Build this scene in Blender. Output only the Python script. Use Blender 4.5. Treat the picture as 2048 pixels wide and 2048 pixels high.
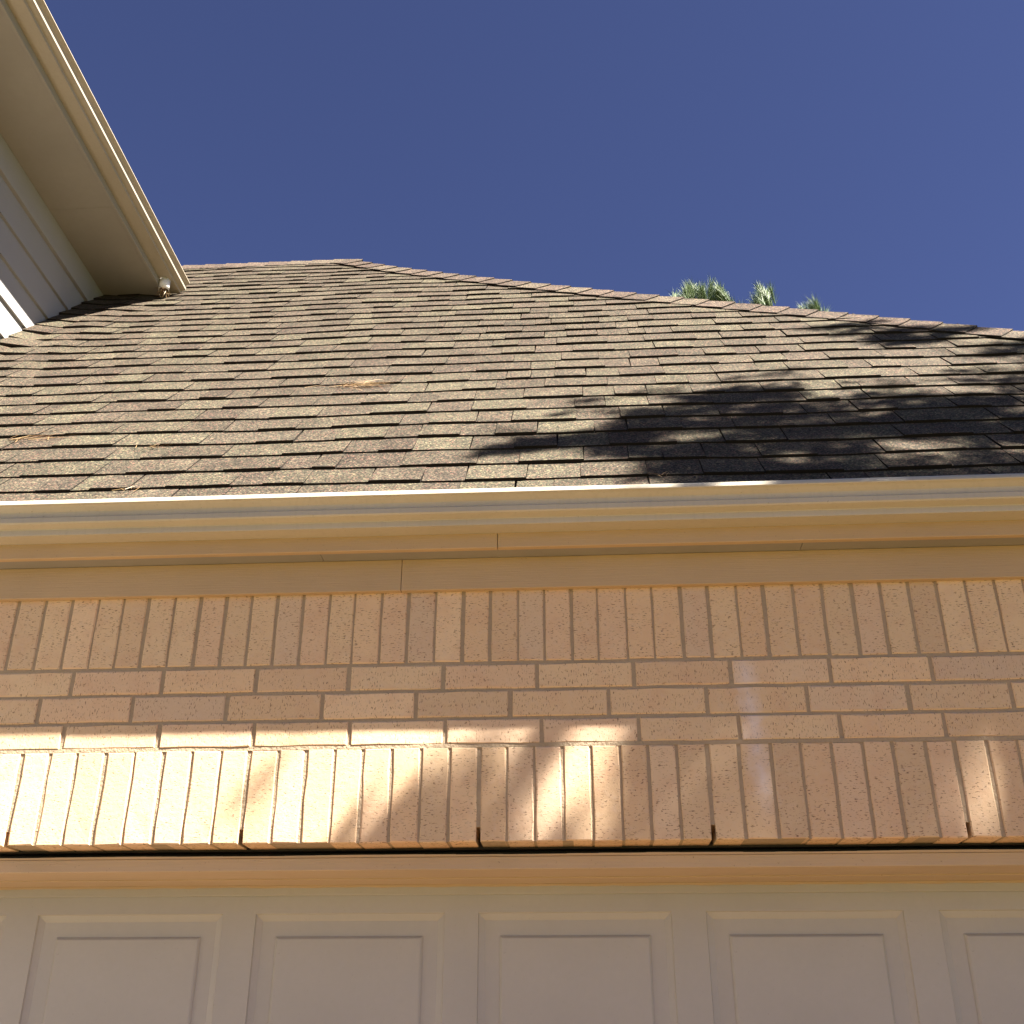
import bpy, bmesh, math, random
from mathutils import Vector, Matrix, noise
R = math.radians
random.seed(7)
scene = bpy.context.scene
for o in list(bpy.data.objects):
    bpy.data.objects.remove(o, do_unlink=True)
C = scene.collection
EYE = 1.70            # eye height above the driveway
D = 2.8               # eye to brick wall

# ------------------------------------------------------------------ camera
cam_data = bpy.data.cameras.new('camera')
cam_data.lens = 36.0 * 2201.5 / 2048.0
cam_data.sensor_width = 36.0
cam_data.clip_start = 0.05
cam_data.clip_end = 2000.0
cam = bpy.data.objects.new('camera', cam_data)
C.objects.link(cam)
pitch, yaw, roll = 0.457418, -0.062345, 0.0015565
fwd = Vector((math.sin(yaw) * math.cos(pitch), math.cos(yaw) * math.cos(pitch), math.sin(pitch)))
right = Vector((math.cos(yaw), -math.sin(yaw), 0))
up = right.cross(fwd)
c_, s_ = math.cos(roll), math.sin(roll)
r2 = c_ * right + s_ * up
u2 = -s_ * right + c_ * up
m = Matrix((r2, u2, -fwd)).transposed().to_4x4()
m.translation = Vector((0, -D, EYE))
cam.matrix_world = m
scene.camera = cam

# ------------------------------------------------------------------ world, sun, exposure
SUN = Vector((0.534, -0.270, 0.801)).normalized()     # towards the sun
elev = math.asin(SUN.z)
world = bpy.data.worlds.new('World')
scene.world = world
world.use_nodes = True
wn = world.node_tree
wn.nodes.clear()
sky = wn.nodes.new('ShaderNodeTexSky')
sky.sky_type = 'NISHITA'
sky.sun_disc = False
sky.sun_elevation = elev
sky.sun_rotation = math.atan2(SUN.x, SUN.y)
sky.altitude = 2500
sky.air_density = 0.72
sky.dust_density = 0.2
sky.ozone_density = 9.0
bg = wn.nodes.new('ShaderNodeBackground')
bg.inputs['Strength'].default_value = 0.05
wo = wn.nodes.new('ShaderNodeOutputWorld')
tint = wn.nodes.new('ShaderNodeMix'); tint.data_type = 'RGBA'; tint.blend_type = 'MULTIPLY'
tint.inputs[0].default_value = 1.0; tint.inputs[7].default_value = (0.65, 0.45, 0.47, 1)      # deep late-season blue
wn.links.new(sky.outputs[0], tint.inputs[6])
wn.links.new(tint.outputs[2], bg.inputs[0])
wn.links.new(bg.outputs[0], wo.inputs[0])
ld = bpy.data.lights.new('sun', 'SUN')
ld.energy = 5.0
ld.angle = R(0.53)
ld.color = (1.0, 0.935, 0.84)
sun = bpy.data.objects.new('sun', ld)
C.objects.link(sun)
sun.rotation_euler = SUN.to_track_quat('Z', 'Y').to_euler()
sun.location = SUN * 30
scene.render.engine = 'CYCLES'
scene.cycles.max_bounces = 10
scene.cycles.diffuse_bounces = 6
scene.view_settings.view_transform = 'Standard'
scene.view_settings.look = 'None'
scene.view_settings.gamma = 1.0
scene.view_settings.use_curve_mapping = False
scene.view_settings.exposure = 2.72


# ------------------------------------------------------------------ helpers
def tag(o, label=None, cat=None, kind=None, group=None):
    if label: o['label'] = label
    if cat: o['category'] = cat
    if kind: o['kind'] = kind
    if group: o['group'] = group
    return o


def link(name, data, parent=None):
    o = bpy.data.objects.new(name, data)
    C.objects.link(o)
    if parent: o.parent = parent
    return o


def mesh(name, verts, faces, mats, parent=None, midx=None, smooth=False):
    me = bpy.data.meshes.new(name)
    me.from_pydata([tuple(v) for v in verts], [], faces)
    for k in (mats if isinstance(mats, (list, tuple)) else [mats]):
        me.materials.append(k)
    if midx: me.polygons.foreach_set('material_index', midx)
    if smooth: me.polygons.foreach_set('use_smooth', [True] * len(me.polygons))
    me.update()
    return link(name, me, parent)


class MB:
    def __init__(s): s.v = []; s.f = []; s.m = []

    def box(s, x0, x1, y0, y1, z0, z1, mi=0):
        b = len(s.v)
        s.v += [(x0, y0, z0), (x1, y0, z0), (x1, y1, z0), (x0, y1, z0), (x0, y0, z1), (x1, y0, z1), (x1, y1, z1), (x0, y1, z1)]
        s.f += [tuple(b + i for i in q) for q in ((0, 3, 2, 1), (4, 5, 6, 7), (0, 1, 5, 4), (1, 2, 6, 5), (2, 3, 7, 6), (3, 0, 4, 7))]
        s.m += [mi] * 6

    def poly(s, pts, mi=0):
        b = len(s.v); s.v += [tuple(p) for p in pts]; s.f.append(tuple(range(b, b + len(pts)))); s.m.append(mi)

    def build(s, name, mats, parent=None, smooth=False):
        return mesh(name, s.v, s.f, mats, parent, s.m, smooth)


def bevel(o, w=0.002, seg=2):
    md = o.modifiers.new('bevel', 'BEVEL'); md.width = w; md.segments = seg; md.limit_method = 'ANGLE'
    return o


# ------------------------------------------------------------------ materials
def new_mat(name, rough=0.7, spec=0.3):
    mt = bpy.data.materials.new(name); mt.use_nodes = True
    nt = mt.node_tree; b = nt.nodes['Principled BSDF']
    b.inputs['Roughness'].default_value = rough
    b.inputs['Specular IOR Level'].default_value = spec
    return mt, nt, b


def N(nt, t, **kw):
    n = nt.nodes.new(t)
    for k, v in kw.items():
        if k.startswith('i_'):
            n.inputs[k[2:].replace('_', ' ')].default_value = v
        else:
            setattr(n, k, v)
    return n


def ramp(nt, src, stops, interp='LINEAR'):
    r = nt.nodes.new('ShaderNodeValToRGB'); r.color_ramp.interpolation = interp
    el = r.color_ramp.elements
    el[0].position, el[0].color = stops[0][0], (*stops[0][1], 1)
    el[1].position, el[1].color = stops[-1][0], (*stops[-1][1], 1)
    for p, c in stops[1:-1]:
        e = el.new(p); e.color = (*c, 1)
    nt.links.new(src, r.inputs[0])
    return r.outputs[0]


def mix(nt, a, b, fac, mode='MIX'):
    n = nt.nodes.new('ShaderNodeMix'); n.data_type = 'RGBA'; n.blend_type = mode
    for sock, val in ((n.inputs[0], fac), (n.inputs[6], a), (n.inputs[7], b)):
        if isinstance(val, (int, float)): sock.default_value = val
        elif isinstance(val, tuple): sock.default_value = (*val, 1)
        else: nt.links.new(val, sock)
    return n.outputs[2]


def mth(nt, op, a, b=None, clamp=False):
    n = nt.nodes.new('ShaderNodeMath'); n.operation = op; n.use_clamp = clamp
    for i, v in enumerate((a, b)):
        if v is None: continue
        if isinstance(v, (int, float)): n.inputs[i].default_value = v
        else: nt.links.new(v, n.inputs[i])
    return n.outputs[0]


def coords(nt, kind='Object', scale=(1, 1, 1), rand=False):
    tc = nt.nodes.new('ShaderNodeTexCoord')
    v = tc.outputs[kind]
    if rand:
        oi = nt.nodes.new('ShaderNodeObjectInfo')
        ad = nt.nodes.new('ShaderNodeVectorMath'); ad.operation = 'ADD'
        sc = nt.nodes.new('ShaderNodeVectorMath'); sc.operation = 'SCALE'
        cb = nt.nodes.new('ShaderNodeCombineXYZ')
        nt.links.new(oi.outputs['Random'], cb.inputs[0]); nt.links.new(oi.outputs['Random'], cb.inputs[2])
        nt.links.new(cb.outputs[0], sc.inputs[0]); sc.inputs['Scale'].default_value = 137.0
        nt.links.new(v, ad.inputs[0]); nt.links.new(sc.outputs[0], ad.inputs[1])
        v = ad.outputs[0]
    mp = nt.nodes.new('ShaderNodeMapping'); mp.inputs['Scale'].default_value = scale
    nt.links.new(v, mp.inputs[0])
    return mp.outputs[0]


def noise_tex(nt, vec, scale, detail=4, rough=0.55):
    n = nt.nodes.new('ShaderNodeTexNoise'); n.inputs['Scale'].default_value = scale
    n.inputs['Detail'].default_value = detail; n.inputs['Roughness'].default_value = rough
    nt.links.new(vec, n.inputs['Vector'])
    return n.outputs['Fac']


def bump(nt, b, h, strength=0.3, dist=0.002):
    n = nt.nodes.new('ShaderNodeBump'); n.inputs['Strength'].default_value = strength; n.inputs['Distance'].default_value = dist
    nt.links.new(h, n.inputs['Height']); nt.links.new(n.outputs[0], b.inputs['Normal'])
    return n


def mat_paint(name, col, rough=0.55, spec=0.3, grain=(1, 1, 1), gs=20.0, amt=0.10, bmp=0.15, dirt=0.0, streak=False):
    mt, nt, b = new_mat(name, rough, spec)
    v = coords(nt, 'Object', grain)
    n1 = noise_tex(nt, v, gs, 5)
    n2 = noise_tex(nt, coords(nt, 'Object'), 2.3, 4)
    n3 = noise_tex(nt, coords(nt, 'Object'), 160.0, 2)
    lo = tuple(x * (1 - amt) for x in col); hi = tuple(min(1, x * (1 + amt)) for x in col)
    c = mix(nt, lo, hi, n1)
    c = mix(nt, c, tuple(x * 0.86 for x in col), mth(nt, 'MULTIPLY', mth(nt, 'SUBTRACT', n2, 0.42, True), 2.2, True))
    if dirt:
        sp = ramp(nt, n3, [(0.70, (0, 0, 0)), (0.76, (1, 1, 1))])
        c = mix(nt, c, (0.10, 0.07, 0.04), mth(nt, 'MULTIPLY', sp, dirt))
    if streak:
        sv = noise_tex(nt, coords(nt, 'Object', (26, 26, 1.2)), 3.0, 4)
        c = mix(nt, c, tuple(x * 0.62 for x in col), mth(nt, 'MULTIPLY', mth(nt, 'SUBTRACT', sv, 0.50, True), 0.9, True))
    nt.links.new(c, b.inputs['Base Color'])
    bump(nt, b, mth(nt, 'ADD', n1, mth(nt, 'MULTIPLY', n3, 0.3)), bmp, 0.002)
    return mt


TAN = (0.475, 0.335, 0.195)
m_gutter = mat_paint('painted_gutter_metal', (0.459, 0.405, 0.312), 0.38, 0.5, (3, 3, 30), 2.0, 0.05, 0.03, dirt=0.5, streak=True)
m_gutter_up = mat_paint('shaded_gutter_metal', (0.36, 0.31, 0.235), 0.5, 0.3, (3, 3, 30), 2.0, 0.05, 0.03, dirt=0.5, streak=True)  # wing gutter: same paint, darkened so its shade is in the colour
m_wood = mat_paint('painted_trim_board', TAN, 0.6, 0.3, (1.2, 14, 55), 9.0, 0.07, 0.55, dirt=0.35)
m_soffit = mat_paint('painted_soffit', (0.278, 0.254, 0.214), 0.7, 0.2, (3, 3, 3), 9.0, 0.06, 0.15, dirt=0.3)
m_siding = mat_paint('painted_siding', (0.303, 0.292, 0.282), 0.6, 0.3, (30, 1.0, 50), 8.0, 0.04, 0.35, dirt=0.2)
m_door = mat_paint('painted_steel_door', (0.401, 0.390, 0.363), 0.42, 0.4, (1, 1, 1), 60.0, 0.04, 0.12, dirt=0.15)
m_frame = mat_paint('painted_door_frame', (0.489, 0.371, 0.246), 0.6, 0.3, (1, 12, 40), 9.0, 0.08, 0.4, dirt=0.5)
m_lintel = mat_paint('dark_steel', (0.035, 0.028, 0.022), 0.7, 0.3, (1, 1, 1), 30.0, 0.4, 0.3)
m_pvc = mat_paint('white_pipe', (0.80, 0.78, 0.74), 0.35, 0.4, (1, 1, 1), 20.0, 0.03, 0.05)
m_bark = mat_paint('pine_bark', (0.12, 0.08, 0.055), 0.95, 0.1, (6, 6, 1.2), 4.0, 0.5, 1.0)
m_black, nt_, b_ = new_mat('dark_cavity', 0.95, 0.05); b_.inputs['Base Color'].default_value = (0.012, 0.010, 0.009, 1)


def mat_brick():
    mt, nt, b = new_mat('buff_brick', 0.88, 0.15)
    oi = nt.nodes.new('ShaderNodeObjectInfo')
    tint = ramp(nt, oi.outputs['Random'], [(0.0, (0.556, 0.398, 0.254)), (0.2, (0.690, 0.504, 0.317)), (0.4, (0.600, 0.419, 0.259)), (0.55, (0.667, 0.467, 0.307)), (0.7, (0.579, 0.424, 0.293)), (0.85, (0.734, 0.530, 0.336)), (1.0, (0.623, 0.424, 0.259))])
    v = coords(nt, 'Object', (0.245, 1, 0.064), rand=True)
    n1 = noise_tex(nt, v, 14.0, 5)
    c = mix(nt, tint, (0.58, 0.36, 0.23), mth(nt, 'MULTIPLY', mth(nt, 'SUBTRACT', n1, 0.48, True), 2.2, True))
    n2 = noise_tex(nt, v, 60.0, 4)
    c = mix(nt, c, (0.60, 0.46, 0.35), mth(nt, 'MULTIPLY', mth(nt, 'SUBTRACT', n2, 0.5, True), 1.6, True))
    # drag marks of the wire cut: short pits across the length of the brick
    pv = coords(nt, 'Object', (0.245 * 300, 150, 0.064 * 105), rand=True)
    p1 = noise_tex(nt, pv, 1.0, 2, 0.6)
    pits = ramp(nt, p1, [(0.60, (0, 0, 0)), (0.64, (1, 1, 1))])
    gate = ramp(nt, noise_tex(nt, v, 22.0, 2), [(0.34, (0, 0, 0)), (0.52, (1, 1, 1))])
    pits = mth(nt, 'MULTIPLY', pits, gate)
    # round dark specks
    p2 = noise_tex(nt, v, 170.0, 1, 0.4)
    sp = ramp(nt, p2, [(0.735, (0, 0, 0)), (0.765, (1, 1, 1))])
    c = mix(nt, c, (0.13, 0.07, 0.04), mth(nt, 'MULTIPLY', pits, 0.75))
    c = mix(nt, c, (0.16, 0.07, 0.035), mth(nt, 'MULTIPLY', sp, 0.6))
    # white mineral bloom running down the wall beside one head joint
    geo = nt.nodes.new('ShaderNodeNewGeometry')
    sx = nt.nodes.new('ShaderNodeSeparateXYZ'); nt.links.new(geo.outputs['Position'], sx.inputs[0])
    wv = noise_tex(nt, coords(nt, 'Object', (0.245, 1, 0.064), rand=True), 35.0, 4)
    dx = mth(nt, 'ABSOLUTE', mth(nt, 'SUBTRACT', mth(nt, 'ADD', sx.outputs[0], mth(nt, 'MULTIPLY', sx.outputs[2], 0.07)), 0.617))
    band = mth(nt, 'SUBTRACT', 1.0, mth(nt, 'DIVIDE', dx, mth(nt, 'ADD', 0.012, mth(nt, 'MULTIPLY', wv, 0.055))), True)
    zt = mth(nt, 'MULTIPLY', mth(nt, 'SUBTRACT', sx.outputs[2], EYE + 0.50, True), 8.0, True)
    zt2 = mth(nt, 'MULTIPLY', mth(nt, 'SUBTRACT', EYE + 0.935, sx.outputs[2], True), 40.0, True)
    st = mth(nt, 'MULTIPLY', mth(nt, 'MULTIPLY', band, zt), mth(nt, 'MULTIPLY', zt2, mth(nt, 'MULTIPLY', wv, 0.95)))
    c = mix(nt, c, (0.70, 0.62, 0.64), st)
    nt.links.new(c, b.inputs['Base Color'])
    h = mth(nt, 'SUBTRACT', mth(nt, 'ADD', n2, mth(nt, 'MULTIPLY', n1, 0.6)), mth(nt, 'ADD', mth(nt, 'MULTIPLY', pits, 0.9), mth(nt, 'MULTIPLY', sp, 0.8)))
    bump(nt, b, h, 0.55, 0.0022)
    return mt


def mat_mortar():
    mt, nt, b = new_mat('mortar', 0.95, 0.1)
    v = coords(nt, 'Object')
    n1 = noise_tex(nt, v, 120.0, 4); n2 = noise_tex(nt, v, 9.0, 3)
    c = mix(nt, (0.32, 0.245, 0.165), (0.45, 0.35, 0.24), n1)
    c = mix(nt, c, (0.28, 0.215, 0.15), mth(nt, 'MULTIPLY', n2, 0.5))
    nt.links.new(c, b.inputs['Base Color']); bump(nt, b, n1, 0.8, 0.004)
    return mt


def mat_shingle(name='asphalt_shingle', edge=False):
    mt, nt, b = new_mat(name, 0.93, 0.12)
    at = nt.nodes.new('ShaderNodeAttribute'); at.attribute_name = 'tab_colour'
    g = nt.nodes.new('ShaderNodeNewGeometry')
    vo = nt.nodes.new('ShaderNodeTexVoronoi'); vo.inputs['Scale'].default_value = 230.0
    nt.links.new(g.outputs['Position'], vo.inputs['Vector'])
    hs = nt.nodes.new('ShaderNodeSeparateColor'); nt.links.new(vo.outputs['Color'], hs.inputs[0])
    nz = nt.nodes.new('ShaderNodeTexNoise'); nz.inputs['Scale'].default_value = 9.0; nz.inputs['Detail'].default_value = 5
    nt.links.new(g.outputs['Position'], nz.inputs['Vector'])
    n2 = nt.nodes.new('ShaderNodeTexNoise'); n2.inputs['Scale'].default_value = 90.0; n2.inputs['Detail'].default_value = 3
    nt.links.new(g.outputs['Position'], n2.inputs['Vector'])
    k = ramp(nt, hs.outputs[0], [(0.0, (0.34, 0.34, 0.36)), (0.5, (0.88, 0.88, 0.88)), (0.84, (1.30, 1.27, 1.18)), (0.90, (2.0, 1.95, 1.7)), (1.0, (2.8, 2.6, 2.2))])
    c = mix(nt, at.outputs['Color'], k, 1.0, 'MULTIPLY')
    k2 = ramp(nt, nz.outputs['Fac'], [(0.3, (0.78, 0.78, 0.78)), (0.7, (1.2, 1.2, 1.2))])
    c = mix(nt, c, k2, 1.0, 'MULTIPLY')
    k3 = ramp(nt, n2.outputs['Fac'], [(0.3, (0.80, 0.80, 0.80)), (0.7, (1.22, 1.22, 1.22))])
    c = mix(nt, c, k3, 1.0, 'MULTIPLY')
    red = ramp(nt, hs.outputs[1], [(0.88, (0, 0, 0)), (0.93, (1, 1, 1))])
    c = mix(nt, c, (0.20, 0.10, 0.075), mth(nt, 'MULTIPLY', red, 0.5))
    nt.links.new(c, b.inputs['Base Color'])
    bump(nt, b, mth(nt, 'ADD', hs.outputs[2], n2.outputs['Fac']), 0.6, 0.0015)
    return mt


def mat_ground(name, a, bcol, sc, rough=0.9, bd=0.004):
    mt, nt, b = new_mat(name, rough, 0.2)
    v = coords(nt, 'Object')
    n1 = noise_tex(nt, v, sc, 6); n2 = noise_tex(nt, v, 0.6, 4)
    c = mix(nt, a, bcol, n1); c = mix(nt, c, tuple(x * 0.8 for x in a), mth(nt, 'MULTIPLY', n2, 0.5))
    nt.links.new(c, b.inputs['Base Color']); bump(nt, b, n1, 0.5, bd)
    return mt


m_brick = mat_brick(); m_mortar = mat_mortar(); m_shingle = mat_shingle()
m_edge, nt_, b_ = new_mat('asphalt_edge', 0.95, 0.1); b_.inputs['Base Color'].default_value = (0.018, 0.014, 0.011, 1)
m_concrete = mat_ground('driveway_concrete', (0.150, 0.086, 0.039), (0.115, 0.067, 0.032), 25.0)
m_grass = mat_ground('lawn_grass', (0.05, 0.075, 0.02), (0.09, 0.10, 0.035), 60.0, 0.95, 0.03)


def mat_needle(name, c0, c1):
    mt, nt, b = new_mat(name, 0.5, 0.35)
    g = nt.nodes.new('ShaderNodeNewGeometry')
    nt.links.new(ramp(nt, g.outputs['Random Per Island'], [(0.0, c0), (1.0, c1)]), b.inputs['Base Color'])
    return mt


m_needle = mat_needle('pine_needle_green', (0.045, 0.085, 0.02), (0.16, 0.21, 0.075))
m_dry = mat_needle('dry_needles', (0.13, 0.065, 0.03), (0.30, 0.20, 0.09))

# ------------------------------------------------------------------ ground
gr = mesh('ground', [(-400, -400, -0.02), (400, -400, -0.02), (400, 400, -0.02), (-400, 400, -0.02)], [(0, 1, 2, 3)], m_grass)
tag(gr, 'green lawn around the house', None, 'structure')
dv = MB()
for i in range(3):
    for j in range(5):
        x0 = -2.70 + i * 2.1; y1 = 0.30 - j * 3.0 if j else 0.34
        dv.box(x0 + 0.006, x0 + 2.094, (0.30 - (j + 1) * 3.0) + 0.006, y1, -0.15, 0.0)
drive = dv.build('driveway', m_concrete)
tag(drive, 'pale concrete driveway slabs in front of the garage', None, 'structure')

# ------------------------------------------------------------------ garage (one building)
garage = link('garage', None)
tag(garage, 'single-storey buff brick garage with tan gutter and brown hipped shingle roof', 'building')
garage.location = (0, 0, 0)

Z = lambda z: z + EYE

# --- brick wall: mortar bed + every brick
ZB, ZJ3, ZJ2, ZJ1, ZS = 0.472, 0.714, 0.785, 0.861, 0.9345
top_j = [-1.564, -1.485, -1.409, -1.333, -1.261, -1.19, -1.115, -1.042, -0.969, -0.897, -0.825, -0.752, -0.678, -0.608, -0.533, -0.459, -0.384, -0.308, -0.234, -0.158, -0.087, -0.013, 0.057, 0.134, 0.205, 0.282, 0.356, 0.433, 0.505, 0.584, 0.661, 0.741, 0.816, 0.891, 0.965, 1.041, 1.118]
bot_j = [-1.466, -1.391, -1.318, -1.241, -1.163, -1.086, -1.01, -0.933, -0.859, -0.782, -0.709, -0.633, -0.56, -0.484, -0.408, -0.334, -0.258, -0.187, -0.117, -0.045, 0.028, 0.102, 0.173, 0.245, 0.323, 0.402, 0.482, 0.557, 0.634, 0.712, 0.786, 0.868, 0.939, 1.018]
r1_j = [-1.368, -1.118, -0.862, -0.611, -0.357, -0.107, 0.147, 0.4, 0.657, 0.916]
r2_j = [-1.446, -1.191, -0.934, -0.677, -0.427, -0.178, 0.079, 0.333, 0.59, 0.846, 1.105]
r3_j = [-1.366, -1.107, -0.853, -0.599, -0.349, -0.097, 0.153, 0.409, 0.664, 0.924]
XL, XR = -2.74, 3.9


def extend(js, step):
    js = list(js)
    while js[0] - step > XL + 0.02: js.insert(0, js[0] - step)
    while js[-1] + step < XR - 0.02: js.append(js[-1] + step)
    return [XL] + js + [XR]


weeps = [bot_j[0] - 0.02, bot_j[7] - 0.0, -0.258, 0.482, 1.09]
weeps = [-1.466, -0.859, -0.258, 0.323, 0.939]
mb = MB()
mb.box(XL, XR, 0.0034, 0.09, Z(ZB + 0.036), Z(1.20))
mb.box(XL, XR, 0.0010, 0.0034, Z(ZJ3 - 0.006), Z(ZJ3 + 0.005))
wx = [XL] + sorted([-1.466 - 0.6 * k for k in (1, 2)] + weeps + [0.939 + 0.6 * k for k in (1, 2, 3, 4)]) + [XR]
for a, b2 in zip(wx[:-1], wx[1:]):
    mb.box(a + (0.0056 if a != XL else 0), b2 - (0.0056 if b2 != XR else 0), 0.0038, 0.0895, Z(ZB + 0.001), Z(ZB + 0.036))
wall = mb.build('brick_wall', m_mortar, garage)


def brick_variant(seed):
    rnd = random.Random(seed)
    L, H, T = 0.5, 0.5, 0.088
    # outline, 10 points, jittered in millimetres of a 245 x 64 brick
    pts = [(-L, -H), (-L * 0.45, -H), (L * 0.1, -H), (L * 0.6, -H), (L, -H), (L, H), (L * 0.5, H), (0, H), (-L * 0.55, H), (-L, H)]
    jx, jz = 0.0010 / 0.245, 0.0009 / 0.064
    out = [(x + rnd.uniform(-jx, jx), z + rnd.uniform(-jz, jz)) for x, z in pts]
    cx, cz = 0.003 / 0.245, 0.0032 / 0.064
    inn = []
    for (x, z), (px, pz) in zip(out, pts):
        ix = x - (cx * rnd.uniform(0.5, 1.3) if abs(px) > L * 0.9 else 0) * (1 if px > 0 else -1)
        iz = z - cz * rnd.uniform(0.4, 1.4) * (1 if pz > 0 else -1)
        inn.append((ix, iz))
    v = [(x, rnd.uniform(-0.0007, 0.0007), z) for x, z in inn] + [(x, 0.0026, z) for x, z in out] + [(x, T, z) for x, z in out]
    n = 10
    f = [tuple(range(n))]
    for i in range(n):
        j = (i + 1) % n
        f.append((i, n + i, n + j, j)); f.append((n + i, 2 * n + i, 2 * n + j, n + j))
    me = bpy.data.meshes.new('brick'); me.from_pydata(v, [], f); me.materials.append(m_brick); me.update()
    return me


variants = [brick_variant(100 + i) for i in range(10)]


def brick(xc, zc, w, h, soldier):
    o = link('brick', random.choice(variants), wall)
    o.location = (xc, random.uniform(-0.0008, 0.0008), Z(zc))
    if soldier:
        o.rotation_euler = (random.uniform(-.002, .002), R(90) + random.uniform(-0.004, 0.004), random.uniform(-.0015, .0015)); o.scale = (h, 1, w)
    else:
        o.rotation_euler = (random.uniform(-.004, .004), random.uniform(-0.003, 0.003), random.uniform(-.003, .003)); o.scale = (w, 1, h)


# real-size local texture: scale bakes out, so keep the material in object space of unit bricks
def course(js, z0, z1, soldier, lo=0.006, hi=0.011):
    gaps = [random.uniform(lo, hi) for _ in js]
    gaps[0] = gaps[-1] = 0
    for i, x in enumerate(js):
        if soldier and z0 == ZB and any(abs(x - w_) < 0.003 for w_ in wx): gaps[i] = 0.0112
    for i in range(len(js) - 1):
        a = js[i] + gaps[i] / 2; b2 = js[i + 1] - gaps[i + 1] / 2
        if b2 - a < 0.02: continue
        brick((a + b2) / 2, (z0 + z1) / 2 + random.uniform(-.0008, .0008), b2 - a, z1 - z0, soldier)


course(extend(bot_j, 0.0752), ZB, ZJ3 - 0.005, True, 0.005, 0.010)
course(extend(r3_j, 0.255), ZJ3 + 0.004, ZJ2 - 0.004, False, 0.009, 0.012)
course(extend(r2_j, 0.255), ZJ2 + 0.004, ZJ1 - 0.004, False, 0.009, 0.012)
course(extend(r1_j, 0.255), ZJ1 + 0.004, ZS - 0.004, False, 0.009, 0.012)
course(extend(top_j, 0.0742), ZS + 0.005, ZS + 0.236, True, 0.005, 0.011)

# piers beside the door and the side wall, below and beside the picture
pb = MB()
for x0, x1 in ((-2.74, -2.20), (2.76, 3.9)):
    pb.box(x0, x1, 0.004, 0.088, 0.0, Z(ZB) - 0.002, 0)
    z = 0.006
    row = 0
    while z + 0.07 < Z(ZB) - 0.002:
        x = x0 - (0.127 if row % 2 else 0)
        while x < x1 - 0.01:
            a, b2 = max(x, x0), min(x + 0.245, x1)
            if b2 - a > 0.03: pb.box(a, b2, -0.001 + random.uniform(-.001, .001), 0.08, z, z + 0.064, 1)
            x += 0.255
        z += 0.0735; row += 1
pier = pb.build('brick_pier', [m_mortar, m_brick], garage); pier['kind'] = 'stuff'
sw = MB()
sw.box(3.81, 3.9, 0.091, 6.3, 0.0, Z(1.20)); sw.box(-2.74, 3.9, 6.3, 6.39, 0.0, Z(1.20))
sw.build('side_wall', m_mortar, garage)

# --- lintel, door frame
lb = MB()
lb.box(-2.30, 2.86, 0.0905, 0.096, Z(ZB - 0.004), Z(ZB + 0.08)); lb.box(-2.30, 2.86, 0.0962, 0.1305, Z(ZB - 0.004), Z(ZB + 0.003))
lb.box(-2.2, 2.76, 0.131, 0.34, Z(0.452), Z(0.60))
lb.build('lintel', m_lintel, garage)
df = link('door_frame', None, garage)
hb = MB(); hb.box(-2.20, 2.76, 0.072, 0.098, Z(0.4165), Z(0.4475)); hd = bevel(hb.build('header_board', m_frame, df), 0.0015)
cb = MB()
# caulk bead on the top edge of the header board: wavering strip
xs = [-2.20 + i * 0.04 for i in range(125)]
for a, b2 in zip(xs[:-1], xs[1:]):
    h0 = 0.4475 + 0.0055 + 0.0008 * math.sin(a * 9) + random.uniform(-.0004, .0004)
    cb.box(a, b2, 0.068, 0.10, Z(0.448), Z(h0))
cb.build('caulk_bead', m_frame, df)
jb = MB(); jb.box(-2.20, 2.76, 0.0985, 0.225, Z(0.418), Z(0.437)); bevel(jb.build('head_jamb', m_frame, df), 0.001)
jb = MB(); jb.box(-2.20, 2.76, 0.226, 0.336, Z(0.4155), Z(0.437)); bevel(jb.build('head_jamb', m_frame, df), 0.001)
wb = MB()
xs = [-2.20 + i * 0.03 for i in range(166)]
pr = 0.4095
for a, b2 in zip(xs[:-1], xs[1:]):
    nx = 0.4098 + random.uniform(-0.0016, 0.0012)
    k = len(wb.v)
    wb.v += [(a, 0.331, Z(pr)), (b2, 0.331, Z(nx)), (b2, 0.331, Z(0.4152)), (a, 0.331, Z(0.4152)), (a, 0.343, Z(pr)), (b2, 0.343, Z(nx))]
    wb.f += [(k, k + 1, k + 2, k + 3), (k, k + 4, k + 5, k + 1)]; wb.m += [0, 0]
    pr = nx
wb.build('weather_strip', m_frame, df)
sb = MB(); sb.box(-2.20, 2.76, 0.3365, 0.3465, Z(0.3895), Z(0.435)); bevel(sb.build('stop_board', m_door, df), 0.0015)
for x0, x1 in ((-2.22, -2.165), (2.73, 2.785)):
    s2 = MB(); s2.box(x0, x1, 0.09, 0.345, 0, Z(0.412)); s2.build('side_jamb', m_frame, df)

# --- garage door: 4 sections of stamped panels
door = link('garage_door', None, garage)
YD = 0.348
PW, PH = 0.5215, 0.420
cents = [-0.026 + 0.6125 * k for k in range(-3, 5)]
door_l, door_r = cents[0] - 0.306, cents[-1] + 0.306
ztop = 0.404; SEC = 0.526
pv = []; pf = []
rings = [(0, 0), (0.0025, 0.0055), (0.016, 0.0105), (0.019, 0.0120), (0.058, 0.0120), (0.0600, 0.0085), (0.0645, 0.0045), (0.067, 0.004)]
for ins, dp in rings:
    x, z = PW / 2 - ins, PH / 2 - ins
    pv += [(-x, dp, -z), (x, dp, -z), (x, dp, z), (-x, dp, z)]
for k in range(len(rings) - 1):
    for i in range(4):
        j = (i + 1) % 4
        pf.append((4 * k + i, 4 * k + j, 4 * k + 4 + j, 4 * k + 4 + i))
k = 4 * (len(rings) - 1); pf.append((k, k + 1, k + 2, k + 3))
pme = bpy.data.meshes.new('panel'); pme.from_pydata(pv, [], pf); pme.materials.append(m_door); pme.update()
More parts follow.
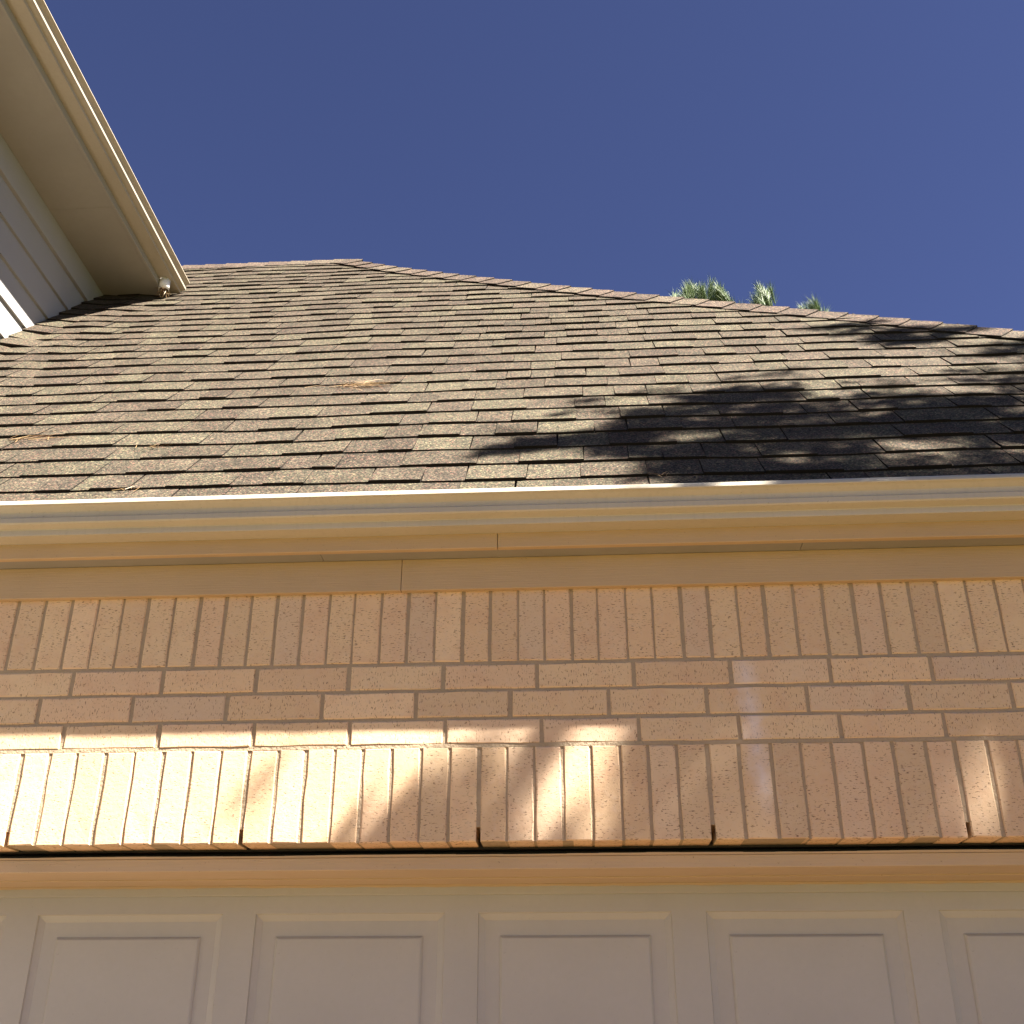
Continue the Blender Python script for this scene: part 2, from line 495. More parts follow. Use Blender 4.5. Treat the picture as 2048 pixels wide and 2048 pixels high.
for s in range(4):
    zt = ztop - s * SEC; zb2 = zt - SEC + 0.003
    pz = zt - 0.060 - PH / 2
    if s == 3: zb2 = max(zb2, -EYE + 0.006)
    sm = MB()
    zA, zB_ = pz + PH / 2, pz - PH / 2
    sm.box(door_l, door_r, YD, YD + 0.04, Z(zA), Z(zt)); sm.box(door_l, door_r, YD, YD + 0.04, Z(zb2), Z(zB_))
    xx = [door_l]
    for c in cents: xx += [c - PW / 2, c + PW / 2]
    xx.append(door_r)
    for a, b2 in zip(xx[0::2], xx[1::2]):
        sm.box(a, b2, YD, YD + 0.04, Z(zB_), Z(zA))
    sec = sm.build('door_section', m_door, door)
    for c in cents:
        o = link('panel', pme, sec); o.location = (c, YD, Z(pz))
bk = MB(); bk.box(-2.3, 2.9, YD + 0.045, YD + 0.05, 0.0, Z(0.6)); bk.build('door_backing', m_black, garage)

# --- eave: frieze, soffit, fascia, gutter
def board(name, x0, x1, y0, y1, z0, z1, mt, parent, w=0.0015):
    b = MB(); b.box(x0, x1, y0, y1, Z(z0), Z(z1)); return bevel(b.build(name, mt, parent), w)


FZ0, FZ1 = 1.1400, 1.2325
for a, b2 in ((-2.74, -0.4798), (-0.4786, 2.1), (2.1012, 3.9)):
    board('frieze_board', a, b2, -0.0195, -0.0005, FZ0, FZ1, m_wood, garage)
for a, b2 in ((-2.74, -0.70), (-0.6988, 0.612), (0.6132, 4.2)):
    board('soffit_panel', a, b2, -0.074, 0.02, FZ1 + 0.0005, FZ1 + 0.0105, m_soffit, garage, 0.0006)
for a, b2 in ((-2.74, -0.2086), (-0.2074, 2.9), (2.9012, 4.25)):
    board('fascia_board', a, b2, -0.0955, -0.0765, FZ1 - 0.0045, 1.345, m_wood, garage, 0.0022)

GP = [(0, 0.088), (0, 0), (0.0745, 0), (0.0755, 0.003), (0.0755, 0.0165), (0.0770, 0.0185), (0.1005, 0.0235), (0.1036, 0.0272), (0.1038, 0.0405), (0.1000, 0.0445), (0.0990, 0.0500), (0.1015, 0.0580), (0.1110, 0.0660), (0.1160, 0.0700), (0.1212, 0.0712), (0.1228, 0.0732), (0.1222, 0.0768), (0.1178, 0.0860), (0.1160, 0.0876), (0.1120, 0.0860), (0.1095, 0.0800)]


def gutter(name, length, mt, parent, cut=0.0):
    """profile in local (x = run, -y = outwards, z = up), open trough with wall thickness"""
    th = 0.0012
    n = len(GP); secs = max(2, int(length / 0.25))
    v = []; f = []
    for s in range(secs + 1):
        x = length * s / secs
        wob = 0.0012 * math.sin(s * 0.9) + random.uniform(-.0004, .0004)
        for d, z in GP: v.append((x, -d - wob * (d > 0.09), z + 0.0006 * math.sin(s * 0.5)))
    for s in range(secs):
        for i in range(n - 1):
            a = s * n + i
            f.append((a, a + 1, a + n + 1, a + n))
    o = mesh(name, v, f, mt, parent, smooth=True)
    md = o.modifiers.new('thickness', 'SOLIDIFY'); md.thickness = th; md.offset = 1
    es = o.modifiers.new('edges', 'EDGE_SPLIT'); es.split_angle = R(28)
    return o


GB = 1.2712
g1 = gutter('gutter', 6.99, m_gutter, garage); g1.location = (-2.74, -0.0957 + 0.0195, Z(GB))
g1.location.y = -0.0765 - 0.0
# roof geometry -------------------------------------------------------
PHI = R(47.5)
CP, SP = math.cos(PHI), math.sin(PHI)
Y0, Z0 = -0.10, 1.345
EXPO = 0.1466
L0 = 0.213
LR = 4.79             # ridge
XA = -1.515            # apex x
# the hip sags a little: points (x, distance up the slope)
HIP = [(4.19, 0.045), (1.914, 1.855), (1.496, 2.196), (1.006, 2.580), (0.48, 2.975), (-0.101, 3.445), (-0.674, 3.935), (-1.076, 4.300), (XA, LR)]


def hipx(L):
    if L <= HIP[0][1]: return HIP[0][0]
    for (xa, la), (xb, lb_) in zip(HIP[:-1], HIP[1:]):
        if L <= lb_: return xa + (xb - xa) * (L - la) / (lb_ - la)
    return XA


def wob(x, L):
    n = noise.noise(Vector((x * 1.7, L * 1.3, 0.3))) * 0.006 + noise.noise(Vector((x * 6, L * 4, 5.0))) * 0.0022
    t = max(0.0, 1 - (x + 2.75) / 0.55) if L < 3.8 else 0
    n += 0.030 * t * t + 0.010 * t * math.sin((x + 2.75) * 18 + L * 1.0)
    return n


def RP(x, L, h=0.0):
    h += wob(x, L)
    return Vector((x, Y0 + L * CP - h * SP, Z(Z0 + L * SP + h * CP)))


rb = MB()
LE = 0.045
RX = hipx(LE); YR = Y0 + LR * CP
ZR = Z(Z0 + LR * SP); ZE = Z(Z0 + LE * SP); YE = Y0 + LE * CP; YBK = YR + (YR - YE)
dz = -0.012
A = (-3.6, YR, ZR + dz); Bp = (XA, YR, ZR + dz); E1 = (-2.75, YE, ZE + dz); E2 = (RX, YE, ZE + dz); E3 = (RX, YBK, ZE + dz); E4 = (-2.75, YBK, ZE + dz)
M1 = (-2.75, YE + 3.7 * CP, ZE + 3.7 * SP + dz); M2 = (-3.6, YE + 3.7 * CP, ZE + 3.7 * SP + dz)
M3 = (-2.75, YBK - 3.7 * CP, ZE + 3.7 * SP + dz); M4 = (-3.6, YBK - 3.7 * CP, ZE + 3.7 * SP + dz)
hf = [(x, Y0 + L * CP, Z(Z0 + L * SP) + dz) for x, L in HIP]
hb_ = [(x, 2 * YR - y, z) for x, y, z in hf]
rb.poly([E1] + hf + [A, M2, M1], 0)
for a, b2, c, d in zip(hf[:-1], hf[1:], hb_[:-1], hb_[1:]): rb.poly([a, c, d, b2] if b2 != d else [a, c, b2], 0)
rb.poly([A, hb_[-1]] + hb_[:-1][::-1] + [E4, M3, M4], 0)
roof = rb.build('roof', [m_edge], garage)

PAL = [(0.0485, 0.0413, 0.0307), (0.0517, 0.0443, 0.0329), (0.0467, 0.0387, 0.0295), (0.0555, 0.0496, 0.0354), (0.0587, 0.0532, 0.0373), (0.0526, 0.0452, 0.0333), (0.0492, 0.0423, 0.0317), (0.0546, 0.0479, 0.0344)]


def set_cols(me, cols):
    ca = me.color_attributes.new('tab_colour', 'FLOAT_COLOR', 'CORNER')
    i = 0
    for p, c in zip(me.polygons, cols):
        for li in p.loop_indices: ca.data[li].color = (*c, 1)


def tab(mb, cols, x0, x1, La, Lb, t, place, tail=0.0018, cut=None):
    """one tab: wedge with butt thickness t, lower edge at La, upper hidden edge Lb"""
    col = random.choice(PAL); k = random.uniform(0.88, 1.12); col = tuple(c * k for c in col)
    n = max(1, int((x1 - x0) / 0.09))
    sk = random.uniform(-0.004, 0.004)
    for i in range(n):
        a = x0 + (x1 - x0) * i / n; b = x0 + (x1 - x0) * (i + 1) / n
        a2, b2 = a + (sk if i == 0 else 0), b + (sk if i == n - 1 else 0)
        if cut:
            b = min(b, cut(La)); b2 = min(b2, cut(Lb))
            if b <= a + 0.002 and b2 <= a2 + 0.002: continue
            b = max(b, a); b2 = max(b2, a2)
        ja = La + 0.0012 * math.sin(a * 31 + La * 7); jb = La + 0.0012 * math.sin(b * 31 + La * 7)
        p = [place(a, ja, t), place(b, jb, t), place(b2, Lb, tail), place(a2, Lb, tail), place(a, ja, 0), place(b, jb, 0), place(b2, Lb, -.001), place(a2, Lb, -.001)]
        k0 = len(mb.v); mb.v += p
        mb.f += [(k0, k0 + 1, k0 + 2, k0 + 3), (k0 + 4, k0 + 5, k0 + 1, k0), (k0 + 1, k0 + 5, k0 + 6, k0 + 2), (k0 + 4, k0, k0 + 3, k0 + 7)]
        mb.m += [0, 1, 1, 1]; cols += [col] * 4


def make_shingle(x0, x1, La, place, parent, cut=None, seed=0):
    mb = MB(); cols = []
    x = x0
    thick = random.random() < 0.5
    while x < x1 - 0.004:
        w = random.uniform(0.10, 0.24) if thick else random.uniform(0.09, 0.20)
        e = min(x + w, x1)
        if x1 - e < 0.05: e = x1
        t = random.uniform(0.0115, 0.0140) if thick else random.uniform(0.0080, 0.0098)
        tab(mb, cols, x + 0.0007, e - 0.0007, La + (0 if thick else random.uniform(0, .0015)), La + EXPO + 0.02, t, place, cut=cut)
        x = e; thick = not thick
    if not mb.f: return None
    o = mb.build('shingle', [m_shingle, m_edge], parent)
    set_cols(o.data, cols)
    return o


off = 0.0
count = 0
for k in range(-1, 32):
    La = L0 + EXPO * k
    if La > LR - 0.05: break
    xl = -2.745 if La < 3.72 else -3.4
    off = (off + random.choice((0.15, 0.28, 0.42, 0.6))) % 1.0
    x = xl - off
    lim = hipx(La)
    while x < lim:
        a = max(x, xl); b2 = min(x + 1.0, lim + 0.3)
        lift = 0
        if b2 - a > 0.03 and a < lim:
            dh = random.uniform(-.001, .0015); dl = random.uniform(-.003, .003); sk = random.uniform(-.003, .003)
            pl = lambda xx, LL, hh, dh=dh, dl=dl, sk=sk, xm=(a + b2) / 2: RP(xx, LL + dl + sk * (xx - xm), hh + dh * 0.5)
            make_shingle(a + 0.0012, b2 - 0.0012, La, pl, roof, cut=lambda LL: hipx(LL) - 0.035)
            count += 1
        x += 1.0

# right-hand and rear slopes, seen only from other positions: rows joined into one part
mb = MB(); cols = []
edge = Vector(Bp) - Vector(E2)
RUNX = RX - XA; RISE = ZR - ZE; LS = math.hypot(RUNX, RISE); cs, sn = RUNX / LS, RISE / LS
nrow = int((LR - LE) / EXPO)
for k in range(nrow):
    La = LE + k * EXPO
    Lc = min(LR, La + EXPO + 0.02)
    ya = Y0 + Lc * CP; yb = 2 * YR - ya
    y = ya
    while y < yb:
        w = random.uniform(0.10, 0.3); e = min(y + w, yb)
        pl = lambda yy, LL, hh: Vector((hipx(LL) + hh * sn - 0.004, yy, Z(Z0 + LL * SP) + hh * cs - 0.004))
        tab(mb, cols, y, e, La, La + EXPO, random.choice((0.005, 0.010)), pl)
        y = e
o = mb.build('side_shingle_rows', [m_shingle, m_edge], roof); set_cols(o.data, cols); o['kind'] = 'stuff'

# hip and ridge caps
capcol = [(0.0641, 0.0499, 0.0406), (0.0706, 0.0553, 0.0444), (0.0599, 0.0480, 0.0388), (0.0736, 0.0618, 0.0470)]


def cap(p, d, na, nb, length, half, name='ridge_cap'):
    """bent cap shingle at p running along d (unit); na, nb unit directions down the two slopes"""
    d = d.normalized(); upn = (-(na + nb)).normalized()
    mb = MB(); col = random.choice(capcol); kk = random.uniform(.9, 1.12); col = tuple(c * kk for c in col)
    t0, t1 = 0.015, 0.006
    sk = random.uniform(-.002, .002)
    jt = random.uniform(-.003, .003)
    rows = []
    for s, t in ((0, t0), (length, t1)):
        q = p + d * (s + (sk if s == 0 else 0))
        row = []
        for u, dr in ((1.0, na), (0.5, na), (0.12, na), (0, None), (0.12, nb), (0.5, nb), (1.0, nb)):
            if dr is None: row.append(q + upn * (t + 0.002))
            else: row.append(q + dr * half * u + upn * (t * (1 - 0.18 * u) + jt * 0.3))
        rows.append(row)
    n = 7
    und = []
    for row, t in ((rows[0], t0), (rows[1], t1)): und.append([v - upn * 0.006 for v in row])
    mb.v = rows[0] + rows[1] + und[0] + und[1]
    cols = []
    for i in range(n - 1):
        mb.f.append((i, i + 1, n + i + 1, n + i)); mb.m.append(0); cols.append(col)
        mb.f.append((2 * n + i, 2 * n + i + 1, i + 1, i)); mb.m.append(1); cols.append(col)
    mb.f.append((0, n, 3 * n, 2 * n)); mb.m.append(1); cols.append(col)
    mb.f.append((n - 1, 2 * n - 1, 4 * n - 1, 3 * n - 1)); mb.m.append(1); cols.append(col)
    o = mb.build(name, [m_shingle, m_edge], roof); set_cols(o.data, cols)
    return o


nF = Vector((0, -SP, CP)); nS = Vector((sn, 0, cs))
hv = [Vector((x, Y0 + L * CP, Z(Z0 + L * SP))) for x, L in HIP]
cum = [0.0]
for a, b2 in zip(hv[:-1], hv[1:]): cum.append(cum[-1] + (b2 - a).length)


def hip_at(s):
    for i in range(len(hv) - 1):
        if s <= cum[i + 1] or i == len(hv) - 2:
            return hv[i].lerp(hv[i + 1], (s - cum[i]) / (cum[i + 1] - cum[i]))


s = 0.0
while s < cum[-1] - 0.06:
    p0 = hip_at(s); hd_ = (hip_at(min(s + 0.2, cum[-1])) - p0).normalized()
    naF = hd_.cross(nF).normalized(); naF = naF if naF.z < 0 else -naF
    nbS = hd_.cross(nS).normalized(); nbS = nbS if nbS.z < 0 else -nbS
    cap(p0 + Vector((0, 0, 0.010)), hd_, naF, nbS, 0.175, 0.130, 'hip_cap')
    s += 0.148
rd = Vector((1, 0, 0))
s = -3.4
while s < XA - 0.02:
    cap(Vector((s, YR, ZR + 0.008)), rd, Vector((0, -CP, -SP)), Vector((0, CP, -SP)), 0.20, 0.135)
    s += 0.150

# ------------------------------------------------------------------ two-storey wing on the left
wing = link('house_wing', None)
tag(wing, 'upper storey wing with white lap siding and wide tan soffit, left of the roof', 'building')
WX = -2.75; SZ = 4.012; WY0, WY1 = -0.90, 6.4
bots = [3.855]
lap_z = [3.850, 3.665, 3.480, 3.292, 3.120]
while lap_z[-1] > -1.45: lap_z.append(lap_z[-1] - 0.182)
for zt, zb2 in zip(lap_z[:-1], lap_z[1:]):
    v = []
    for y in (WY0, WY1):
        v += [(WX - 0.006, y, Z(zt + 0.02)), (WX + 0.010, y, Z(zb2)), (WX - 0.004, y, Z(zb2)), (WX - 0.02, y, Z(zt + 0.02))]
    mesh('siding_board', v, [(0, 1, 5, 4), (1, 2, 6, 5), (2, 3, 7, 6), (3, 0, 4, 7), (0, 3, 2, 1), (4, 5, 6, 7)], m_siding, wing)
b = MB(); b.box(-7.5, WX - 0.021, WY0, WY1, 0.0, Z(SZ)); b.build('wall_core', m_siding, wing)
b = MB(); b.box(WX - 0.019, WX + 0.016, WY0, 6.4, Z(3.853), Z(SZ)); bevel(b.build('frieze_board', m_siding, wing), 0.002)
for a, c in ((WY0 - .2, 1.57), (1.5715, 3.2)):
    b = MB(); b.box(WX - 0.3, -2.392, a, c, Z(SZ + 0.0005), Z(SZ + 0.010)); bevel(b.build('soffit_panel', m_soffit, wing), 0.0008)
b = MB(); b.box(-2.391, -2.3735, WY0 - .2, 2.9, Z(SZ - 0.006), Z(SZ + 0.125)); bevel(b.build('fascia_board', m_soffit, wing), 0.002)
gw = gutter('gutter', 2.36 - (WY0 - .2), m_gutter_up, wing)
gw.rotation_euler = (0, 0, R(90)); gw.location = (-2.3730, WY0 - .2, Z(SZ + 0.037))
GE = 2.36
# end cap: profile fan
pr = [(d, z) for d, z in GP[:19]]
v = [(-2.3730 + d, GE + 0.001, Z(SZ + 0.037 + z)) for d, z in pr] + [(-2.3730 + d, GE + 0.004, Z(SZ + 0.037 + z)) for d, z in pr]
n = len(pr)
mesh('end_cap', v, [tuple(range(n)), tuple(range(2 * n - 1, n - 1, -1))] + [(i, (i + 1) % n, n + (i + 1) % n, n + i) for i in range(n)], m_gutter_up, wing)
# outlet stub
bm = bmesh.new()
bmesh.ops.create_cone(bm, cap_ends=False, segments=24, radius1=0.030, radius2=0.030, depth=0.075)
me = bpy.data.meshes.new('outlet_pipe'); bm.to_mesh(me); bm.free(); me.materials.append(m_pvc)
me.polygons.foreach_set('use_smooth', [True] * len(me.polygons))
op = link('outlet_pipe', me, wing); op.location = (-2.345, 2.235, Z(SZ + 0.004))
md = op.modifiers.new('t', 'SOLIDIFY'); md.thickness = 0.003; md.offset = -1
# roof slab of the wing
b = MB(); th = R(38)
x0, z0 = -2.35, SZ + 0.115; x1 = -5.2; z1 = z0 + (x0 - x1) * math.tan(th)
vv = [(x0, WY0 - .4, Z(z0)), (x0, WY1, Z(z0)), (x1, WY1, Z(z1)), (x1, WY0 - .4, Z(z1)), (x0, WY0 - .4, Z(z0 - .01)), (x0, WY1, Z(z0 - .01)), (x1, WY1, Z(z1 - .03)), (x1, WY0 - .4, Z(z1 - .03)), (-8.05, WY0 - .4, Z(z0)), (-8.05, WY1, Z(z0))]
o = mesh('roof', vv, [(0, 1, 2, 3), (0, 4, 5, 1), (3, 2, 9, 8), (0, 3, 8)], [m_shingle], wing)
set_cols(o.data, [PAL[0]] * 4)

# ------------------------------------------------------------------ needles and debris
def needle(v, f, p, d, length, w):
    d = d.normalized()
    sd = d.cross(Vector((random.uniform(-1, 1), random.uniform(-1, 1), random.uniform(-1, 1))))
    if sd.length < 1e-4: return
    sd.normalize(); sd *= w / 2
    k = len(v)
    q = p + d * length * 0.55 + Vector((0, 0, -1)) * length * 0.02
    v += [p - sd, p + sd, q + sd, q - sd, p + d * length + Vector((0, 0, -1)) * length * 0.10]
    f += [(k, k + 1, k + 2, k + 3), (k + 3, k + 2, k + 4)]


def clump(name, label, cx, L, n, length, spread, flatdir=None, group=None, w=0.0016):
    v = []; f = []
    for _ in range(n):
        x = cx + random.gauss(0, spread); l = L + random.gauss(0, spread * 0.5)
        a = random.gauss(flatdir, 0.5) if flatdir is not None else random.uniform(0, 6.28)
        p = RP(x, l, 0.011 + random.uniform(0, 0.006)); q = RP(x + math.cos(a) * length, l + math.sin(a) * length, 0.013)
        needle(v, f, p, q - p, (q - p).length * random.uniform(.6, 1.1), w)
    o = mesh(name, v, f, m_dry)
    return tag(o, label, 'pine needles', None, group)


G = 'fallen pine needles on the shingles'
clump('pine_needles', 'rust coloured patch of fallen pine needles in the middle of the roof', -0.86, 1.345, 70, 0.10, 0.05, 0.25, G)
clump('pine_needles', 'small straw coloured tuft of pine needles low on the left of the roof', -1.38, 0.60, 16, 0.07, 0.022, 1.9, G)
clump('pine_needles', 'orange pine needles lying on a shingle near the left edge of the photo', -1.88, 0.75, 26, 0.10, 0.05, 0.6, G)
clump('pine_needles', 'few thin needles hanging over the shingle edge just above the gutter', -1.33, 0.20, 9, 0.07, 0.03, 1.4, G)
clump('pine_needles', 'single dark needles standing up behind the gutter in the tree shade', 0.25, 0.19, 6, 0.05, 0.015, 1.5, G)
v = []; f = []
for _ in range(150):
    a = random.uniform(0, 6.28); rr = random.uniform(0, 0.028)
    p = Vector((-2.345 + rr * math.cos(a), 2.235 + rr * math.sin(a), Z(SZ - 0.034 + random.uniform(-0.010, 0.02))))
    needle(v, f, p, Vector((random.gauss(0, 1), random.gauss(0, 1), random.gauss(-1.0, .9))), random.uniform(0.02, 0.055), 0.0024)
tag(mesh('dry_needle_wad', v, f, m_dry), 'wad of dry needles stuffed in the white gutter outlet pipe', 'debris')


# ------------------------------------------------------------------ pines
def tuft(v, f, p, ax, n, length, w, spread=0.75, stem=0.12):
    ax = ax.normalized()
    t = ax.orthogonal().normalized(); bt = ax.cross(t)
    for _ in range(n):
        a = random.uniform(0, 6.283); el = abs(random.gauss(0, spread * 0.6)) + 0.12
        d = ax * math.cos(el) + (t * math.cos(a) + bt * math.sin(a)) * math.sin(el)
        needle(v, f, p + ax * random.uniform(-stem, 0.02), d, length * random.uniform(0.7, 1.1), w)


def limb(mb, p, q, r0, r1, seg=6, bend=0.15, steps=5):
    pts = []
    side = Vector((random.uniform(-1, 1), random.uniform(-1, 1), random.uniform(0, 1))) * bend * (q - p).length * 0.4
    for i in range(steps + 1):
        t = i / steps; pts.append(p.lerp(q, t) + side * math.sin(t * math.pi))
    base = len(mb.v)
    for i, c in enumerate(pts):
        d = (pts[min(i + 1, steps)] - pts[max(i - 1, 0)]).normalized()
        a = d.orthogonal().normalized(); b2 = d.cross(a); r = r0 + (r1 - r0) * i / steps
        for k in range(seg):
            an = 6.283 * k / seg; mb.v.append(c + (a * math.cos(an) + b2 * math.sin(an)) * r)
    for i in range(steps):
        for k in range(seg):
            j = (k + 1) % seg; a = base + i * seg
            mb.f.append((a + k, a + j, a + seg + j, a + seg + k)); mb.m.append(0)


def inside(p, poly):
    x, y = p; c = False
    for i in range(len(poly)):
        x0, y0 = poly[i]; x1, y1 = poly[i - 1]
        if (y0 > y) != (y1 > y) and x < (x1 - x0) * (y - y0) / (y1 - y0) + x0: c = not c
    return c


def sample(poly, n, holes=()):
    xs = [p[0] for p in poly]; ys = [p[1] for p in poly]; out = []
    while len(out) < n:
        p = (random.uniform(min(xs), max(xs)), random.uniform(min(ys), max(ys)))
        if inside(p, poly) and not any(math.hypot(p[0] - h[0], p[1] - h[1]) < h[2] for h in holes): out.append(p)
    return out


# pine that stands right of the driveway, out of frame, between the sun and the garage
pine = link('pine_tree', None); pine.location = (5.9, -2.6, 0)
tag(pine, 'tall pine right of the driveway whose shadow falls on the garage roof and wall', 'tree')
inv = Matrix.Translation(-pine.location)
anchors = []
roofP = lambda x, L: Vector((x, Y0 + L * CP, Z(Z0 + L * SP)))
wallP = lambda x, z: Vector((x, 0, Z(z)))
main = [(0.08, 0.92), (0.40, 1.10), (0.66, 1.15), (0.99, 0.98), (1.3, 0.93), (1.71, 1.30), (3.4, 1.5), (3.2, 0.1), (0.25, 0.10), (0.10, 0.34), (0.0, 0.6)]
main = [(x + (0.10 if x < 0.3 else 0), L) for x, L in main]
holes = [(0.97, 0.40, 0.10), (1.42, 0.98, 0.07), (1.28, 0.33, 0.08), (1.1, 0.42, 0.09), (1.62, 0.55, 0.10), (0.30, 0.9, 0.04)]
shade = []      # (point, needle length, needles)


def bunch(pts, place, t0, t1, k, sx, sy, ln, n):
    for x, y in pts:
        t = random.uniform(t0, t1)
        ln0 = sx * random.uniform(1.2, 2.6); an = random.gauss(0.25, 0.35)
        for q_ in range(k):
            if sx > 0.03:      # tufts strung along a twig
                u = (q_ / max(1, k - 1) - 0.5) * ln0
                shade.append((place(x + u * math.cos(an) + random.gauss(0, .012), y + u * math.sin(an) * 0.8 + random.gauss(0, .012)) + SUN * (t + random.uniform(-.15, .15)), ln, n))
                continue
            shade.append((place(x + random.gauss(0, sx), y + random.gauss(0, sy)) + SUN * (t + random.uniform(-.25, .25)), ln, n))


bunch(sample(main, 400, holes), roofP, 3.8, 5.4, 6, 0.12, 0.04, 0.078, 52)
bunch(sample([(-0.1, 0.95), (0.3, 1.36), (0.8, 1.42), (1.2, 1.12), (1.7, 1.48), (3, 1.6), (3, 0.9), (0.0, 0.4)], 110), roofP, 3.8, 5.2, 4, 0.07, 0.02, 0.065, 30)
bunch(sample([(-0.34, 0.52), (-0.1, 0.64), (0.05, 0.60), (0.0, 0.47), (-0.22, 0.46)], 16), roofP, 3.8, 5.0, 5, 0.08, 0.03, 0.07, 40)
bunch(sample([(1.05, 2.14), (1.34, 2.16), (1.9, 1.82), (3.0, 1.4), (2.6, 1.2), (1.76, 1.51), (1.53, 1.65), (1.27, 1.84)], 75, [(1.62, 1.72, .07), (1.35, 2.0, 0.06)]), roofP, 3.8, 5.4, 6, 0.12, 0.045, 0.078, 52)
lipP = lambda x, z: Vector((x, -0.2, Z(z)))
bunch([(0.36 + 0.045 * i + random.uniform(-.02, .02), 1.35 + random.uniform(-.01, .01)) for i in range(70) if i not in (4, 9, 10)], lipP, 4.8, 6.2, 3, 0.02, 0.02, 0.07, 44)
wp = [(0.33, 0.78), (0.08, 0.77), (-0.05, 0.71), (-0.26, 0.665), (-0.40, 0.605), (-0.58, 0.53), (-0.68, 0.40), (-0.5, 0.30), (2.4, 0.30), (2.6, 1.30), (0.5, 1.30)]
wh = [(-0.04, 0.575, 0.090), (-0.10, 0.535, 0.092), (-0.16, 0.505, 0.078), (0.51, 0.505, 0.112), (0.46, 0.47, 0.105), (0.67, 0.64, 0.096), (0.64, 0.60, 0.090), (0.90, 0.47, 0.112), (1.065, 0.65, 0.112), (0.955, 0.575, 0.092), (0.42, 0.743, 0.080), (0.02, 0.60, 0.075), (0.03, 0.735, 0.095), (0.05, 0.66, 0.075), (-0.20, 0.60, 0.060)]
bunch(sample(wp, 560, wh), wallP, 4.6, 6.4, 3, 0.012, 0.012, 0.062, 46)
bunch([(-0.87, 0.565), (-0.84, 0.595), (-0.80, 0.635)], wallP, 5.2, 5.3, 1, 0.01, 0.01, 0.05, 22)
for _ in range(260):           # the part of the crown that shades only the lawn and drive
    a = random.uniform(0, 6.283); h = random.uniform(6.5, 12.5); rr = (13.5 - h) * 0.36 * random.uniform(0.3, 1)
    p = Vector((6.4 + rr * math.cos(a), -3.0 + rr * math.sin(a), h))
    anchors.append(p)


def in_light(p):
    """true where a tuft would shade one of the sunlit patches"""
    q = p - SUN * (p.y / SUN.y); z = q.z - EYE
    if 0.36 < z < 0.80:
        if any(math.hypot(q.x - a, z - b) < r for a, b, r in wh): return True
        if q.x < -0.69 + (z - 0.468) * 2.66 - 0.09 and math.hypot(q.x + 0.84, z - 0.6) > 0.09: return True
    # on the roof plane
    n = Vector((0, -SP, CP)); o0 = Vector((0, Y0, Z(Z0)))
    q = p - SUN * ((p - o0).dot(n) / SUN.dot(n)); L = (q.y - Y0) / CP
    if 0 < L < 4.8 and (q.x < -0.40 or (q.x < hipx(L) and L > 1.42 and q.x < 0.95)): return True
    return any(math.hypot(q.x - a, L - b) < r * 0.7 for a, b, r in holes)


anchors = [p for p in anchors if not in_light(p)]
shade = [q for q in shade if not in_light(q[0])]
nv = []; nf = []
for p, ln, n in shade:
    ax = Vector((random.gauss(-.3, .7), random.gauss(0.1, .7), random.gauss(0.2, .6)))
    tuft(nv, nf, p, ax, n, ln, 0.0036, 1.3, 0.05)
for p in anchors:
    ax = (p - Vector((5.9, -2.6, p.z - 1.2))).normalized() + Vector((random.gauss(0, .35), random.gauss(0, .35), random.gauss(0.2, .3)))
    tuft(nv, nf, p, ax, 34, 0.14, 0.0040, 1.0, 0.06)
o = mesh('crown', [inv @ x for x in nv], nf, m_needle, pine)
tb = MB()
limb(tb, Vector((5.9, -2.6, -0.1)), Vector((6.1, -2.7, 8.0)), 0.21, 0.12, 12, 0.02, 10)
limb(tb, Vector((6.1, -2.7, 8.0)), Vector((6.0, -2.8, 13.0)), 0.12, 0.02, 8, 0.03, 6)
tb.v = [inv @ Vector(x) for x in tb.v]
tb.build('trunk', m_bark, pine, True)
bb = MB()
for p in anchors[::9] + [q[0] for q in shade[::29]]:
    h = max(3.6, min(p.z - random.uniform(0.5, 1.6), 12))
    limb(bb, Vector((6.05, -2.68, h)), p, 0.022, 0.004, 5, 0.12, 5)
bb.v = [inv @ Vector(x) for x in bb.v]
bb.build('branch', m_bark, pine, True)

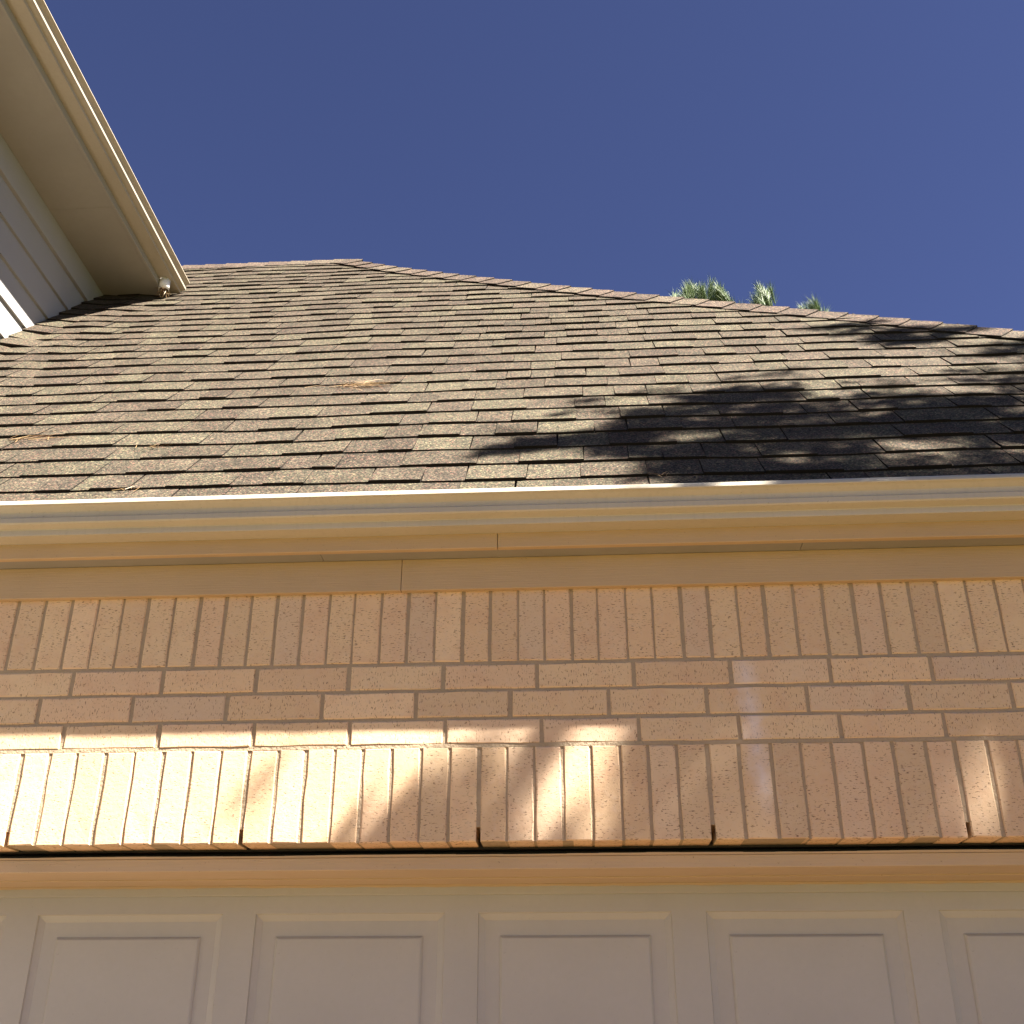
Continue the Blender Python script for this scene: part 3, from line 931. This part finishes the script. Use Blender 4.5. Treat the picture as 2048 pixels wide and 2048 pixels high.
# pine behind the garage whose shoots show above the hip
pine2 = link('pine_tree', None); pine2.location = (2.3, 8.6, 0)
tag(pine2, 'green pine behind the garage with shoot tips showing above the right hip', 'tree')
inv2 = Matrix.Translation(-pine2.location)
rays = [((0.102, 0.818, 0.617), 12.0, 5, .10), ((0.1135, 0.814, 0.622), 12.2, 9, .2), ((0.119, 0.815, 0.620), 12.1, 8, .16), ((0.137, 0.816, 0.620), 12.0, 12, .18), ((0.131, 0.816, 0.616), 12.0, 8, .12),
        ((0.170, 0.820, 0.614), 12.1, 7, .10), ((0.178, 0.819, 0.6155), 12.3, 14, .22), ((0.224, 0.829, 0.606), 12.0, 12, .16), ((0.216, 0.829, 0.604), 12.0, 8, .1)]
nv = []; nf = []; tips = []
for dvec, t, n, ln in rays:
    p = Vector((dvec[0] * t, dvec[1] * t - D, Z(dvec[2] * t)))
    tips.append(p)
    for _ in range(int(n * 0.75) + 1):
        q = p + Vector((random.gauss(0, .045), random.gauss(0, .05), random.gauss(-0.07, .045)))
        tuft(nv, nf, q, Vector((random.gauss(-.18, .22), random.gauss(0, .2), 1)), 120, 0.175, 0.0024, 0.42, 0.17)
for p in list(tips):
    foot = Vector((2.22, 8.6, p.z - 1.3))
    for i in range(16):
        q = p.lerp(foot, random.uniform(0.12, 0.85)) + Vector((random.gauss(0, .10), random.gauss(0, .10), random.gauss(-0.06, .05)))
        if q.z > p.z - 0.16: q.z = p.z - 0.16 - random.uniform(0, 0.1)
        tuft(nv, nf, q, Vector((random.gauss(-.2, .5), random.gauss(-.3, .4), 0.8)), 60, 0.17, 0.0028, 0.7, 0.12)
for _ in range(260):
    a = random.uniform(0, 6.283); h = random.uniform(3.0, 8.4); rr = min(2.2, (9.3 - h) * 0.75) * random.uniform(0.3, 1)
    p = Vector((2.2 + rr * math.cos(a), 8.6 + rr * math.sin(a) * 0.8, h))
    tips.append(p); tuft(nv, nf, p, Vector((math.cos(a), math.sin(a), 0.8)), 36, 0.22, 0.004, 0.9, 0.12)
mesh('crown', [inv2 @ x for x in nv], nf, m_needle, pine2)
tb = MB(); limb(tb, Vector((2.3, 8.6, -0.1)), Vector((2.2, 8.6, 8.6)), 0.17, 0.03, 10, 0.02, 8)
tb.v = [inv2 @ Vector(x) for x in tb.v]; tb.build('trunk', m_bark, pine2, True)
bb = MB()
for p in tips[::2] + tips[:9]:
    limb(bb, Vector((2.22, 8.6, max(2.4, p.z - random.uniform(0.5, 1.5)))), p - Vector((0, 0, 0.1)), 0.03, 0.007, 5, 0.1, 5)
bb.v = [inv2 @ Vector(x) for x in bb.v]; bb.build('branch', m_bark, pine2, True)
print('shingles', count, 'objects', len(bpy.data.objects))
